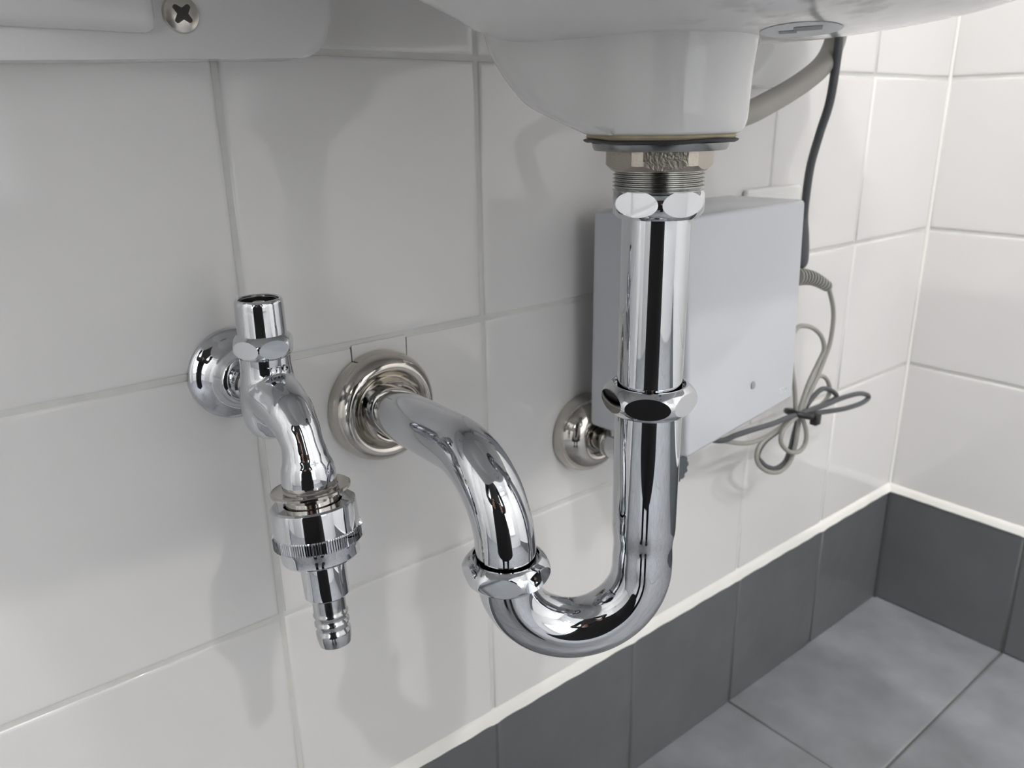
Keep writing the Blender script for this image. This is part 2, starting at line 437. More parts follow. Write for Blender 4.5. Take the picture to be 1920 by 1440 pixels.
for i, (x, y, power) in enumerate(SPOTS):
    M['spot_glow'] = mat('downlight_lens', (0.9, 0.9, 0.9), 0.5, noise=(8, 0.0, 1), emit=((1.0, 0.98, 0.95), power))
    t = thing('downlight', ['round recessed downlight by the right wall, far from the basin', 'round recessed downlight in the middle of the row by the door wall', 'round recessed downlight nearest the left wall and the door wall', 'round recessed downlight straight above the wash basin', 'round recessed downlight close to the back wall, left of the basin'][i], 'downlight', (x, y, ROOM_Z), 'recessed downlights')
    FD = frame((x, y, ROOM_Z), (0, 0, -1), (1, 0, 0))
    bm = bmesh.new(); revolve(bm, [(0, 0.003), (0.045, 0.003), (0.045, 0.006), (0, 0.006)], FD, 32); finish('lens', bm, 'spot_glow', t, False)
    bm = bmesh.new(); revolve(bm, [(0.046, 0.0), (0.065, 0.0), (0.064, 0.006), (0.050, 0.009), (0.046, 0.008)], FD, 48, closed=True); finish('lamp_ring', bm, 'frame', t)

# ------------------------------------------------------------------ wash basin
BX = -0.8474
basin = thing('wash_basin', 'white ceramic wash basin hung on the tiled wall above the chrome trap', 'wash basin', (BX, 0, 0.755))
def ering(bm, z, a, yc, b, n=96, e=2.0, bk=None):
    out = []
    for i in range(n):
        t = 2 * PI * i / n; c, s = math.cos(t), math.sin(t)
        bb = (bk if (bk and s > 0) else b)
        out.append(bm.verts.new((BX + a * math.copysign(abs(c) ** (2 / e), c), yc + bb * math.copysign(abs(s) ** (2 / e), s), z)))
    return out
def loft(bm, rings, cap0=True, cap1=True):
    n = len(rings[0])
    for r0, r1 in zip(rings, rings[1:]):
        for i in range(n): bm.faces.new((r0[i], r0[(i + 1) % n], r1[(i + 1) % n], r1[i]))
    if cap0: bm.faces.new(list(reversed(rings[0])))
    if cap1: bm.faces.new(rings[-1])
def lerp_rows(rows, per=5):
    """smooth interpolation of parameter rows"""
    V = [Vector(r[:3]).to_tuple() + tuple(r[3:]) for r in rows]
    out = []
    for i in range(len(rows) - 1):
        p0 = rows[max(i - 1, 0)]; p1 = rows[i]; p2 = rows[i + 1]; p3 = rows[min(i + 2, len(rows) - 1)]
        for k in range(per):
            t = k / per
            out.append([0.5 * (2 * b_ + (c_ - a_) * t + (2 * a_ - 5 * b_ + 4 * c_ - d_) * t * t + (3 * b_ - a_ - 3 * c_ + d_) * t ** 3) for a_, b_, c_, d_ in zip(p0, p1, p2, p3)])
    out.append(list(rows[-1])); return out
BOWL = [(0.8006, 0.0478, -0.2379, 0.0478, 0.0478), (0.8018, 0.0813, -0.2403, 0.0813, 0.0813), (0.8048, 0.1087, -0.2451, 0.1052, 0.1028), (0.8102, 0.1362, -0.2558, 0.1243, 0.1123), (0.8191, 0.168, -0.262, 0.134, 0.128), (0.8347, 0.203, -0.257, 0.147, 0.145), (0.86, 0.235, -0.245, 0.163, 0.16), (0.882, 0.262, -0.235, 0.176, 0.175), (0.894, 0.31, -0.224, 0.19, 0.19), (0.897, 0.36, -0.218, 0.198, 0.2)]
bm = bmesh.new()
rows = lerp_rows(BOWL, 6)
rings = [ering(bm, z, a, yc, b, bk=bk) for z, a, yc, b, bk in rows]
# rim edge, top and the hollow inside
for z, a, yc, b, e in ((0.897, 0.448, -0.2135, 0.2095, 3.4), (0.901, 0.465, -0.2140, 0.2125, 4.0), (0.912, 0.470, -0.2140, 0.2130, 4.0), (0.926, 0.469, -0.2140, 0.2130, 4.0), (0.932, 0.460, -0.2140, 0.208, 4.0), (0.932, 0.27, -0.225, 0.165, 2.3), (0.925, 0.258, -0.225, 0.158, 2.2), (0.89, 0.215, -0.23, 0.135, 2.0), (0.85, 0.155, -0.235, 0.105, 2.0), (0.825, 0.08, -0.235, 0.06, 2.0), (0.820, 0.02, -0.23, 0.02, 2.0)):
    rings.append(ering(bm, z, a, yc, b, e=e))
loft(bm, rings)
bowl = finish('bowl', bm, 'ceramic', basin, True, 60)
# the deep outlet boss below the bowl, running back towards the wall
def stadium(bm, z, r, yf, yb, rb, n=96):
    """front half circle radius r round (BX,yf); back half circle radius rb round (BX,yb)"""
    out = []
    for i in range(n):
        t = 2 * PI * i / n; c, s = math.cos(t), math.sin(t)
        e = 1.0
        cx, sx = math.copysign(abs(c) ** e, c), math.copysign(abs(s) ** e, s)
        if s > 0: out.append(bm.verts.new((BX + rb * cx, yb + rb * sx, z)))
        else: out.append(bm.verts.new((BX + r * cx, yf + r * sx, z)))
    return out
BOSS = [(0.7549, 0.0376, -0.2271, -0.2307, 0.04), (0.7553, 0.04, -0.2271, -0.2307, 0.0436), (0.757, 0.0418, -0.2271, -0.2295, 0.0464), (0.7624, 0.0433, -0.2271, -0.214, 0.0478), (0.7713, 0.0437, -0.2271, -0.1907, 0.049), (0.7857, 0.0442, -0.2274, -0.1734, 0.0502), (0.8, 0.0454, -0.2277, -0.162, 0.0514), (0.8108, 0.0478, -0.2289, -0.1584, 0.0526), (0.8251, 0.055, -0.2331, -0.153, 0.055)]
bm = bmesh.new()
loft(bm, [stadium(bm, *r) for r in lerp_rows(BOSS, 5)])
finish('outlet_boss', bm, 'ceramic', basin, True, 60)
# rear hanging feet either side of the outlet
def foot(sgn):
    xi, xo = 0.0870, 0.490       # distances from the centre line
    z0, z1 = 0.8015, 0.91
    poly = []
    r1, r2 = 0.022, 0.085
    poly += [(xi, z1)]
    for k in range(6): a = PI + (PI / 2) * k / 5; poly.append((xi + r1 + r1 * math.cos(a), z0 + r1 + r1 * math.sin(a)))
    for k in range(9): a = 1.5 * PI + (PI / 2) * k / 8; poly.append((xo - r2 + r2 * math.cos(a), z0 + r2 + r2 * math.sin(a)))
    poly.append((xo, z1))
    poly = [(BX + sgn * x, z - max(0, (x - 0.10)) * 0.038) for x, z in poly]
    if sgn > 0: pass
    else: poly.reverse()
    bm = bmesh.new(); fa, fb, a, b = prism(bm, poly, 0.0003, 0.030, F)
    bmesh.ops.bevel(bm, geom=list(fb.edges), offset=0.0035, segments=4, affect='EDGES')
    bmesh.ops.recalc_face_normals(bm, faces=bm.faces)
    return finish('rear_foot', bm, 'ceramic', basin, True, 50)
foot_l = foot(-1); foot_r = foot(1)
# raised pad on the foot beside the screw
bm = bmesh.new()
box(bm, (-1.25, -0.040, 0.8105), (-1.0420, -0.026, 0.905), 0.006, 4)
finish('raised_pad', bm, 'ceramic', foot_l, True, 50)
# oval sticker on the underside, laid on the bowl
def on_bowl(x, y):
    """height of the underside at x,y: bisection in the lofted rows"""
    best = None
    for (za, aa, ya, ba, ka), (zb, ab, yb_, bb, kb) in zip(rows, rows[1:]):
        if y > ya: ba = ka
        if y > yb_: bb = kb
        fa_ = ((x - BX) / aa) ** 2 + ((y - ya) / ba) ** 2; fb_ = ((x - BX) / ab) ** 2 + ((y - yb_) / bb) ** 2
        if fa_ >= 1 >= fb_:
            t = (fa_ - 1) / (fa_ - fb_); return za + (zb - za) * t
    return rows[0][0]
def decal(name, cx, cy, ra, rb, rot, m, parent, off, shape='oval'):
    bm = bmesh.new(); N, K = 40, 8; grid = []
    ca, sa = math.cos(rot), math.sin(rot)
    for k in range(K + 1):
        ring = []
        for i in range(N):
            t = 2 * PI * i / N; q = k / K
            lx, ly = ra * q * math.cos(t), rb * q * math.sin(t)
            if shape == 'bar':
                s_ = max(abs(math.cos(t)), abs(math.sin(t))); lx /= s_; ly /= s_
            x = cx + lx * ca - ly * sa; y = cy + lx * sa + ly * ca
            ring.append(bm.verts.new((x, y, on_bowl(x, y) - off)))
            if k == 0: break
        grid.append(ring)
    for i in range(N): bm.faces.new((grid[0][0], grid[1][i], grid[1][(i + 1) % N]))
    for a_, b_ in zip(grid[1:], grid[2:]):
        for i in range(N): bm.faces.new((a_[i], b_[i], b_[(i + 1) % N], a_[(i + 1) % N]))
    return finish(name, bm, m, parent, True, None)
stk = decal('sticker', -0.8280, -0.2920, 0.034, 0.0185, 0.555, 'sticker', bowl, 0.0002)
decal('print', -0.8350, -0.3000, 0.0085, 0.0062, 0.555, 'print_ink', bowl, 0.0004, 'bar')
decal('print', -0.8310, -0.2870, 0.0060, 0.0040, 0.555, 'print_ink', bowl, 0.0004, 'bar')

# the cross-head screw in the rear foot
sc = thing('screw', 'cross-head steel screw holding the rear foot of the wash basin', 'screw', (-1.0262, -0.030, 0.8215))
FS = frame((-1.0262, -0.0298, 0.8215), (0, -1, 0), (1, 0, 0))
bm = bmesh.new(); revolve(bm, [(0, 0), (0.0098, 0), (0.0101, 0.0006), (0.0094, 0.0018), (0.007, 0.0030), (0.004, 0.0036), (0, 0.0038)], FS, 48); finish('screw_head', bm, 'screw', sc, True, 30)
bm = bmesh.new()
c8, w8 = 0.0060, 0.00125
poly = []
for k in range(4):
    ca, sa = math.cos(k * PI / 2 + 0.85), math.sin(k * PI / 2 + 0.85)
    for lx, ly in ((c8 * 0.9, -w8), (c8, -w8 * 0.5), (c8, w8 * 0.5), (c8 * 0.9, w8), (w8 * 1.7, w8 * 1.7)): poly.append((lx * ca - ly * sa, lx * sa + ly * ca))
prism(bm, poly, 0.0010, 0.00385, FS); finish('cross_recess', bm, 'screw_dark', sc, False)

# ------------------------------------------------------------------ basin drain fitting
TX, TY = BX, -0.2257
dr = thing('drain_fitting', 'threaded nickel drain outlet with hexagon locknut under the basin boss', 'drain', (TX, TY, 0.72))
FZ = lambda z: frame((TX, TY, z), (0, 0, 1), (1, 0, 0))
TOC = math.atan2(CAM.y - TY, CAM.x - TX)
def ring_part(name, prof, m, parent, Fm, seg=96, ang=35):
    bm = bmesh.new(); revolve(bm, prof, Fm, seg, closed=True); return finish(name, bm, m, parent, True, ang)
ring_part('putty', [(0.0215, 0.7526), (0.0385, 0.7526), (0.0394, 0.7538), (0.0388, 0.7554), (0.0215, 0.7554)], 'putty', dr, FZ(0))
bm = bmesh.new()
revolve(bm, [(0.0215, 0.7507), (0.0390, 0.7507), (0.0406, 0.7515), (0.0409, 0.7523), (0.0388, 0.7529), (0.0215, 0.7529)], FZ(0), 96, closed=True)
for v in bm.verts:
    r = math.hypot(v.co.x - TX, v.co.y - TY)
    if r > 0.038:
        a = math.atan2(v.co.y - TY, v.co.x - TX); v.co.z += 0.0005 * math.sin(3 * a) + 0.0002 * math.sin(7 * a + 1)
finish('rubber_washer', bm, 'rubber', dr)
ring_part('steel_washer', [(0.0215, 0.7469), (0.0349, 0.7469), (0.0356, 0.7480), (0.0363, 0.7507), (0.0215, 0.7507)], 'washer', dr, FZ(0))
bm = bmesh.new()
# hexagon locknut with cut corners
revolve(bm, [(0.0227, -0.0055), (0.0255, -0.0055), (0.0290, -0.0020), (0.0310, 0.0), (0.0310, 0.0050), (0.0227, 0.0050)], Matrix.Identity(4), 96, closed=True)
for k in range(12):
    a = TOC + math.radians(7.5) + k * PI / 6; nrm = Vector((math.cos(a), math.sin(a), 0))
    res = bmesh.ops.bisect_plane(bm, geom=bm.verts[:] + bm.edges[:] + bm.faces[:], plane_co=nrm * (0.0262 if k % 2 == 0 else 0.0284), plane_no=nrm, clear_outer=True, dist=1e-7)
    bmesh.ops.contextual_create(bm, geom=[e for e in res['geom_cut'] if isinstance(e, bmesh.types.BMEdge)])
bmesh.ops.transform(bm, matrix=FZ(0.7420), verts=bm.verts)
finish('locknut', bm, 'cast', dr, True, 20)
prof = []
z = 0.7385
while z > 0.7255:
    prof += [(0.0247, z), (0.0247, z - 0.0004), (0.0231, z - 0.0011), (0.0231, z - 0.0014)]; z -= 0.0020
prof += [(0.0231, 0.7215), (0.0203, 0.7215), (0.0203, 0.7385)]
bm = bmesh.new(); revolve(bm, prof, FZ(0), 96, closed=True); finish('threaded_tail', bm, 'thread', dr, True, 20)

# ------------------------------------------------------------------ chrome trap
PR = 0.0190          # pipe radius
trap = thing('drain_trap', 'polished chrome drain trap curving from the basin outlet into the wall', 'drain trap', (TX, TY, 0.43))
nut('slip_nut', FZ(0.7200), trap, phase=TOC + math.radians(33.5), rmax=0.0272, ap=0.0241, h=0.0170, ell=0.0068, inner=0.0197)
# straight tail pipe
bm = bmesh.new(); revolve(bm, [(0.0175, 0.566), (PR, 0.566), (PR, 0.729), (0.0175, 0.729)], FZ(0), 96, closed=True); finish('tail_pipe', bm, 'chrome', trap, True, 40)
nut('slip_nut', FZ(0.6068), trap, phase=TOC - math.radians(1.0), rmax=0.0281, ap=0.0249, h=0.0175, ell=0.0065, inner=0.0206)
bm = bmesh.new(); revolve(bm, [(0.0191, 0.605), (0.0204, 0.605), (0.0204, 0.6122), (0.0191, 0.6122)], FZ(0), 96, closed=True); finish('seal_ring', bm, 'chrome_soft', trap)
# lower pipe: wide sleeve, step, then the U bend up to the second nut
LX, LY, NZ = -0.9200, -0.1780, 0.4975
ZC = 0.4935
path = [Vector((TX, TY, z)) for z in (0.600, 0.590, 0.57, 0.54, 0.5225, 0.519, 0.516, 0.513, 0.510, 0.507, 0.503, 0.498)]
rad = [0.0199] * 5 + [0.0198, 0.0194, 0.01890, 0.01860, 0.01855, 0.0188, 0.0190]
T2, L2 = Vector((TX, TY, 0)), Vector((LX, LY, 0)); RB = (L2 - T2).length / 2; ed = (L2 - T2).normalized()
for i in range(49):
    t = PI * i / 48; q = T2 + ed * (RB - RB * math.cos(t)); path.append(Vector((q.x, q.y, ZC - RB * math.sin(t)))); rad.append(PR)
path += [Vector((LX, LY, ZC + 0.003)), Vector((LX, LY, NZ + 0.004))]; rad += [PR, 0.0193]
bm = bmesh.new(); tube(bm, path, rad, 72); finish('u_bend', bm, 'chrome', trap, True, 40)
nF = frame((LX, LY, NZ), (0, 0, 1), (1, 0, 0))
TOC1 = math.atan2(CAM.y - LY, CAM.x - LX)
nut('slip_nut', nF, trap, phase=TOC1 - math.radians(8.7), rmax=0.0281, ap=0.0249, h=0.0175, ell=0.0065, inner=0.0206)
bm = bmesh.new(); revolve(bm, [(0.0191, -0.001), (0.0204, -0.001), (0.0204, 0.0054), (0.0191, 0.0054)], nF, 96, closed=True); finish('seal_ring', bm, 'chrome_soft', trap)
# elbow from the nut to the wall
RE, ez = 0.055, 0.5635
path = [Vector((LX, LY, NZ - 0.003)), Vector((LX, LY, ez - RE - 0.004))]
for i in range(33):
    t = (PI / 2) * i / 32; path.append(Vector((LX + 0.0025 * (1 - math.cos(t)), LY + RE * (1 - math.cos(t)), ez - RE + RE * math.sin(t))))
path += [Vector(q) for q in ((-0.9170, -0.105, 0.5633), (-0.9160, -0.085, 0.5628), (-0.9145, -0.065, 0.5618), (-0.9125, -0.045, 0.5605), (-0.9100, -0.022, 0.5588), (-0.9080, 0.0, 0.557))]
bm = bmesh.new(); tube(bm, path, PR, 72); finish('wall_elbow', bm, 'chrome', trap, True, 40)
FE = frame((-0.9045, -0.0008, 0.5545), (0, -1, 0), (1, 0, 0))
es = ring_part('wall_flange', [(0.0200, 0.0), (0.0430, 0.0), (0.0436, 0.003), (0.0434, 0.0080), (0.0420, 0.0125), (0.0398, 0.0165), (0.0370, 0.0192), (0.0342, 0.0203), (0.0315, 0.0195), (0.0292, 0.0172), (0.0268, 0.0145), (0.0256, 0.0140), (0.0250, 0.0160), (0.0246, 0.0235), (0.0236, 0.0265), (0.0222, 0.0276), (0.0210, 0.0272), (0.0200, 0.024)], 'nickel', trap, FE, 96, 40)

# ------------------------------------------------------------------ wall tap
FX, FY = -1.012, -0.058
tap = thing('wall_tap', 'small chrome wall tap with S-shaped spout and no handle', 'tap', (FX, 0, 0.55))
FT = frame((FX, -0.0008, 0.603), (0, -1, 0), (1, 0, 0))
ring_part('wall_flange', [(0.011, 0), (0.0312, 0), (0.0318, 0.0012), (0.0314, 0.0026), (0.0300, 0.0042), (0.0265, 0.0060), (0.0222, 0.0085), (0.0190, 0.0125), (0.0172, 0.0170), (0.0166, 0.0205), (0.0155, 0.0215), (0.011, 0.0215)], 'chrome', tap, FT, 96, 45)
neck = ring_part('inlet_neck', [(0.004, 0.018), (0.0128, 0.018), (0.0128, 0.033), (0.0112, 0.034), (0.0112, 0.050), (0.004, 0.050)], 'chrome_soft', tap, FT, 64, 40)
FV = lambda z: frame((FX, FY, z), (0, 0, 1), (1, 0, 0))
# body and spout melted into one casting
bm = bmesh.new()
revolve(bm, [(0, 0.574), (0.0075, 0.5745), (0.0130, 0.5775), (0.0166, 0.5840), (0.0180, 0.5920), (0.0180, 0.600), (0.0172, 0.608), (0.0160, 0.616), (0.0154, 0.6225), (0.0156, 0.6290), (0.0160, 0.631), (0, 0.631)], FV(0), 64)
sp = smooth_path([(FX, -0.056, 0.6030), (FX, -0.070, 0.6020), (FX, -0.0835, 0.5985), (FX, -0.0940, 0.5920), (FX, -0.1005, 0.5830), (FX, -0.1036, 0.5735), (FX, -0.1050, 0.5660), (FX, -0.1058, 0.5560)], 8)
prs = [(0.0, 0.0172), (0.14, 0.0168), (0.30, 0.0152), (0.45, 0.0134), (0.58, 0.0124), (0.70, 0.0136), (0.80, 0.0156), (0.90, 0.0164), (1.0, 0.0164)]
def interp(t):
    for (a, ra), (b, rb) in zip(prs, prs[1:]):
        if a <= t <= b:
            q = (t - a) / (b - a); q = q * q * (3 - 2 * q); return ra + (rb - ra) * q
    return prs[-1][1]
tube(bm, sp, [interp(i / (len(sp) - 1)) for i in range(len(sp))], 48)
tube(bm, [(FX, -0.036, 0.603), (FX, -0.055, 0.603)], 0.0115, 40)
body = finish('tap_body', bm, 'chrome', tap, True, None)
md = body.modifiers.new('fuse', 'REMESH'); md.mode = 'VOXEL'; md.voxel_size = 0.0007; md.use_smooth_shade = True
md = body.modifiers.new('soften', 'SMOOTH'); md.factor = 0.5; md.iterations = 45
TOC2 = math.atan2(CAM.y - FY, CAM.x - FX)
nut('bonnet_nut', FV(0.6345), tap, phase=TOC2 + math.radians(20), rmax=0.0190, ap=0.0166, h=0.0150, ell=0.0056, inner=0.0120)
cap = ring_part('spindle_cap', [(0.0075, 0.6380), (0.0148, 0.6380), (0.0144, 0.6605), (0.0141, 0.6625), (0.0132, 0.6635), (0.0124, 0.6635), (0.0119, 0.6630), (0.0117, 0.6480), (0.0075, 0.6480)], 'chrome', tap, FV(0), 72, 35)
bm = bmesh.new(); revolve(bm, [(0.0085, 0.6485), (0.0116, 0.6485), (0.0117, 0.6622), (0.0106, 0.6622), (0.0104, 0.6500), (0.0085, 0.6500)], FV(0), 48, closed=True); finish('cap_lining', bm, 'dark', cap, True, 35)
bm = bmesh.new(); revolve(bm, [(0, 0.646), (0.0102, 0.646), (0.0102, 0.6485), (0.0060, 0.6485), (0.0056, 0.6585), (0.0035, 0.6612), (0, 0.6616)], FV(0), 48); finish('spindle', bm, 'cast', cap, True, 35)
bm = wrap_text('TOTO', 0.0058, FV(0.6212), 0.0160, 0.0004, TOC2 + math.radians(24))
finish('embossed_lettering', bm, 'chrome', tap, False)
for q, (txt, yo, ph) in enumerate((('T 23', 0.0245, 0.0), ('10 70', 0.0295, 0.0))):
    # stamped characters round the inlet neck, facing the left
    FN = frame((FX, -0.0008 - yo, 0.603), (0, 1, 0), (-1, 0, 0))
    b2 = wrap_text(txt, 0.0048, FN, 0.0129, 0.00012, math.radians(30))
    finish('stamped_lettering', b2, 'ink', neck, False)

# ------------------------------------------------------------------ quick hose connector under the spout
AX = Vector((0, -0.135, -1)).normalized()
top = Vector((FX, -0.1060, 0.5580))
hc = thing('hose_connector', 'chrome quick hose connector with knurled ring below the tap spout', 'hose connector', tuple(top + AX * 0.107))
FH = frame(top, AX, (1, 0, 0))      # local z runs down the connector
ring_part('nipple', [(0.006, -0.003), (0.0146, -0.003), (0.0146, 0.0025), (0.0160, 0.003), (0.0160, 0.020), (0.006, 0.020)], 'nickel', hc, FH, 72, 35)
ring_part('flange_disc', [(0.0150, 0.0010), (0.0165, 0.0024), (0.0230, 0.0018), (0.0238, 0.0024), (0.0238, 0.0038), (0.0225, 0.0044), (0.0165, 0.0050), (0.0150, 0.0050)], 'nickel', hc, FH, 96, 35)
ring_part('collar', [(0.0170, 0.0210), (0.0170, 0.0120), (0.0176, 0.0112), (0.0240, 0.0112), (0.0254, 0.0122), (0.0256, 0.0135), (0.0258, 0.0300), (0.0252, 0.0310), (0.0252, 0.0375), (0.0240, 0.0400), (0.0235, 0.0455), (0.0222, 0.0470), (0.0140, 0.0470), (0.0140, 0.0210)], 'chrome', hc, FH, 96, 30)
# knurled ring
bm = bmesh.new(); NK = 110
def kr(i, hi): return 0.0268 if hi else 0.0260
vs = []
for hgt, kn in ((0.0282, 0), (0.0290, 1), (0.0358, 1), (0.0366, 0)):
    ring = []
    for i in range(NK * 4):
        a = 2 * PI * i / (NK * 4); r = 0.0258 if not kn else (0.0270 if (i % 4) in (0, 1) else 0.0261)
        ring.append(bm.verts.new(FH @ Vector((r * math.cos(a), r * math.sin(a), hgt))))
    vs.append(ring)
inn = [[bm.verts.new(FH @ Vector((0.0245 * math.cos(2 * PI * i / (NK * 4)), 0.0245 * math.sin(2 * PI * i / (NK * 4)), h_))) for i in range(NK * 4)] for h_ in (0.0366, 0.0282)]
vs += inn
for q in range(len(vs)):
    a_, b_ = vs[q], vs[(q + 1) % len(vs)]
    for i in range(NK * 4): bm.faces.new((a_[i], a_[(i + 1) % (NK * 4)], b_[(i + 1) % (NK * 4)], b_[i]))
finish('knurled_ring', bm, 'chrome', hc, False)
ring_part('stem', [(0.006, 0.0450), (0.0136, 0.0450), (0.0138, 0.0460), (0.0138, 0.0715), (0.0130, 0.0725), (0.006, 0.0725)], 'chrome', hc, FH, 72, 35)
ring_part('hose_barb', [(0.0055, 0.0700), (0.0103, 0.0700), (0.0101, 0.0820), (0.0104, 0.0835), (0.0109, 0.0845), (0.0106, 0.0857), (0.0097, 0.0866), (0.0097, 0.0890), (0.0107, 0.0900), (0.0108, 0.0912), (0.0098, 0.0928), (0.0098, 0.0950), (0.0107, 0.0962), (0.0108, 0.0980), (0.0106, 0.1010), (0.0098, 0.1052), (0.0082, 0.1060), (0.0055, 0.1060)], 'chrome_soft', hc, FH, 72, 50)

# ------------------------------------------------------------------ controller box on the wall
bx = thing('control_box', 'white plastic control box mounted on the tiles behind the chrome trap', 'control box', (-0.605, -0.012, 0.4925))
bm = bmesh.new()
XL, XR = -0.7012, -0.514
v8 = [(XL, -0.028, 0.4925), (XR + 0.004, -0.028, 0.4925), (XR + 0.004, -0.119, 0.4985), (XL, -0.1434, 0.4960), (XL, -0.028, 0.6895), (XR, -0.028, 0.6895), (XR, -0.1145, 0.6905), (XL, -0.1302, 0.691)]
vv = [bm.verts.new(v) for v in v8]
for q in ((3, 2, 1, 0), (4, 5, 6, 7), (0, 1, 5, 4), (1, 2, 6, 5), (2, 3, 7, 6), (3, 0, 4, 7)): bm.faces.new([vv[i] for i in q])
bmesh.ops.bevel(bm, geom=bm.edges[:], offset=0.0045, segments=5, profile=0.5, affect='EDGES')
case = finish('case', bm, 'box', bx, True, 40)
def front_y(x, z):
    t = (x - XL) / (XR - XL); q = (0.691 - z) / (0.691 - 0.497)
    return -0.1302 + 0.0157 * t - (0.0132 * (1 - t) + 0.0045 * t) * q
fn = Vector((0.083, -1, 0.05))
bm = bmesh.new(); hx, hz = -0.5935, 0.5325
revolve(bm, [(0.0, 0.0), (0.0036, 0.0), (0.0036, 0.0003), (0.0, 0.0003)], frame((hx, front_y(hx, hz) - 0.0001, hz), fn, (1, 0, 0)), 32); finish('screw_hole', bm, 'hole', case, False)
bm = text_mesh('TOTO', 0.0085, 0.0001)
Ft = frame((-0.5365, front_y(-0.5365, 0.512) - 0.0001, 0.5125), fn, (1, 0.083, 0))
bmesh.ops.transform(bm, matrix=Ft, verts=bm.verts); finish('embossed_lettering', bm, 'box_mark', case, False)
# mounting back plate
bm = bmesh.new(); box(bm, (-0.636, -0.0285, 0.505), (XR - 0.012, -0.0006, 0.68), 0.001, 1); finish('back_plate', bm, 'plate', bx)

# socket plate on the wall beside it
bm = bmesh.new(); box(bm, (-0.452, -0.0085, 0.585), (-0.349, -0.0006, 0.689), 0.0035, 4)
op = finish('wall_socket_plate', bm, 'plate'); recenter(op, (-0.40, -0.0006, 0.585)); tag(op, 'white plastic plate on the tiles behind the control box', 'wall plate')

# ------------------------------------------------------------------ stop valve below the box
sv = thing('stop_valve', 'nickel stop valve on a domed wall flange below the white control box', 'valve', (-0.6835, 0, 0.44))
FSV = frame((-0.6835, -0.0008, 0.4745), (0, -1, 0), (1, 0, 0))
ring_part('wall_flange', [(0.012, 0), (0.0385, 0), (0.0390, 0.003), (0.0386, 0.008), (0.0365, 0.0145), (0.0325, 0.0210), (0.0275, 0.0255), (0.0225, 0.0275), (0.0185, 0.0268), (0.0165, 0.0240), (0.0155, 0.0225), (0.012, 0.0225)], 'nickel', sv, FSV, 80, 45)
bm = bmesh.new(); revolve(bm, [(0, 0.004), (0.0112, 0.004), (0.0112, 0.0385), (0, 0.0385)], FSV, 48); finish('inlet_pipe', bm, 'nickel', sv)
bm = bmesh.new(); revolve(bm, [(0, 0.036), (0.0140, 0.036), (0.0145, 0.037), (0.0145, 0.060), (0.0120, 0.066), (0.0120, 0.100), (0, 0.100)], FSV, 48); finish('valve_body', bm, 'chrome_soft', sv, True, 30)
bm = bmesh.new(); NG = 12; ringz = []
for h_, rr in ((0.100, 0.011), (0.1015, 0.0150), (0.118, 0.0150), (0.1205, 0.0125), (0.1205, 0.0)):
    if rr == 0: ringz.append(None); continue
    ringz.append([bm.verts.new(FSV @ Vector(((rr - (0.0016 if (i // 3) % 2 else 0)) * math.cos(2 * PI * i / (NG * 6)), (rr - (0.0016 if (i // 3) % 2 else 0)) * math.sin(2 * PI * i / (NG * 6)), h_))) for i in range(NG * 6)])
for a_, b_ in zip(ringz[:3], ringz[1:4]):
    for i in range(NG * 6): bm.faces.new((a_[i], a_[(i + 1) % (NG * 6)], b_[(i + 1) % (NG * 6)], b_[i]))
bm.faces.new(ringz[0]); bm.faces.new(ringz[3])
finish('fluted_knob', bm, 'chrome', sv, True, 25)
bm = bmesh.new(); tube(bm, [(-0.6835, -0.050, 0.475), (-0.6835, -0.050, 0.4915)], 0.0095, 32); finish('riser', bm, 'nickel', sv)

# ------------------------------------------------------------------ hose and cables
bm = bmesh.new()
tube(bm, smooth_path([(-0.4110, -0.070, 0.8955), (-0.4137, -0.070, 0.8536), (-0.4201, -0.070, 0.8270), (-0.4462, -0.075, 0.8070), (-0.4917, -0.080, 0.7890), (-0.543, -0.085, 0.7740), (-0.5804, -0.090, 0.7655), (-0.6235, -0.092, 0.7600), (-0.657, -0.092, 0.7530), (-0.6785, -0.090, 0.7420), (-0.6760, -0.086, 0.7200), (-0.6680, -0.080, 0.6890)], 8), 0.0100, 24)
hs = finish('water_hose', bm, 'hose', None, True, 60); recenter(hs, (-0.668, -0.080, 0.689)); tag(hs, 'thick grey-beige hose curving from the basin underside behind the outlet boss', 'hose')

def cable(name, pts, r, m, parent=None, n=8):
    bm = bmesh.new(); tube(bm, smooth_path(pts, n), r, 12); return finish(name, bm, m, parent, True, 60)
dk = thing('sensor_cable', 'dark slate cable hanging from the basin down beside the white box', 'cable', (-0.404, -0.05, 0.608))
cable('cord', [(-0.4394, -0.085, 0.8955), (-0.4394, -0.085, 0.8461), (-0.4374, -0.085, 0.8324), (-0.4372, -0.085, 0.8138), (-0.4329, -0.08, 0.7758), (-0.4316, -0.072, 0.7461), (-0.4305, -0.065, 0.7152), (-0.4252, -0.06, 0.6828), (-0.4185, -0.056, 0.66)], 0.0042, 'cable_dark', dk)
bm = bmesh.new(); pp = smooth_path([(-0.4190, -0.0562, 0.664), (-0.4175, -0.0555, 0.648), (-0.4160, -0.055, 0.632), (-0.4148, -0.055, 0.618), (-0.4140, -0.055, 0.607)], 4)
tube(bm, pp, [0.0043, 0.0046, 0.005, 0.0056, 0.0062, 0.0068, 0.0072, 0.0075, 0.0078, 0.008, 0.0081, 0.0081, 0.008, 0.0078, 0.0072, 0.006, 0.003][:len(pp)], 20); finish('plug', bm, 'cable_dark', dk, True, 50)

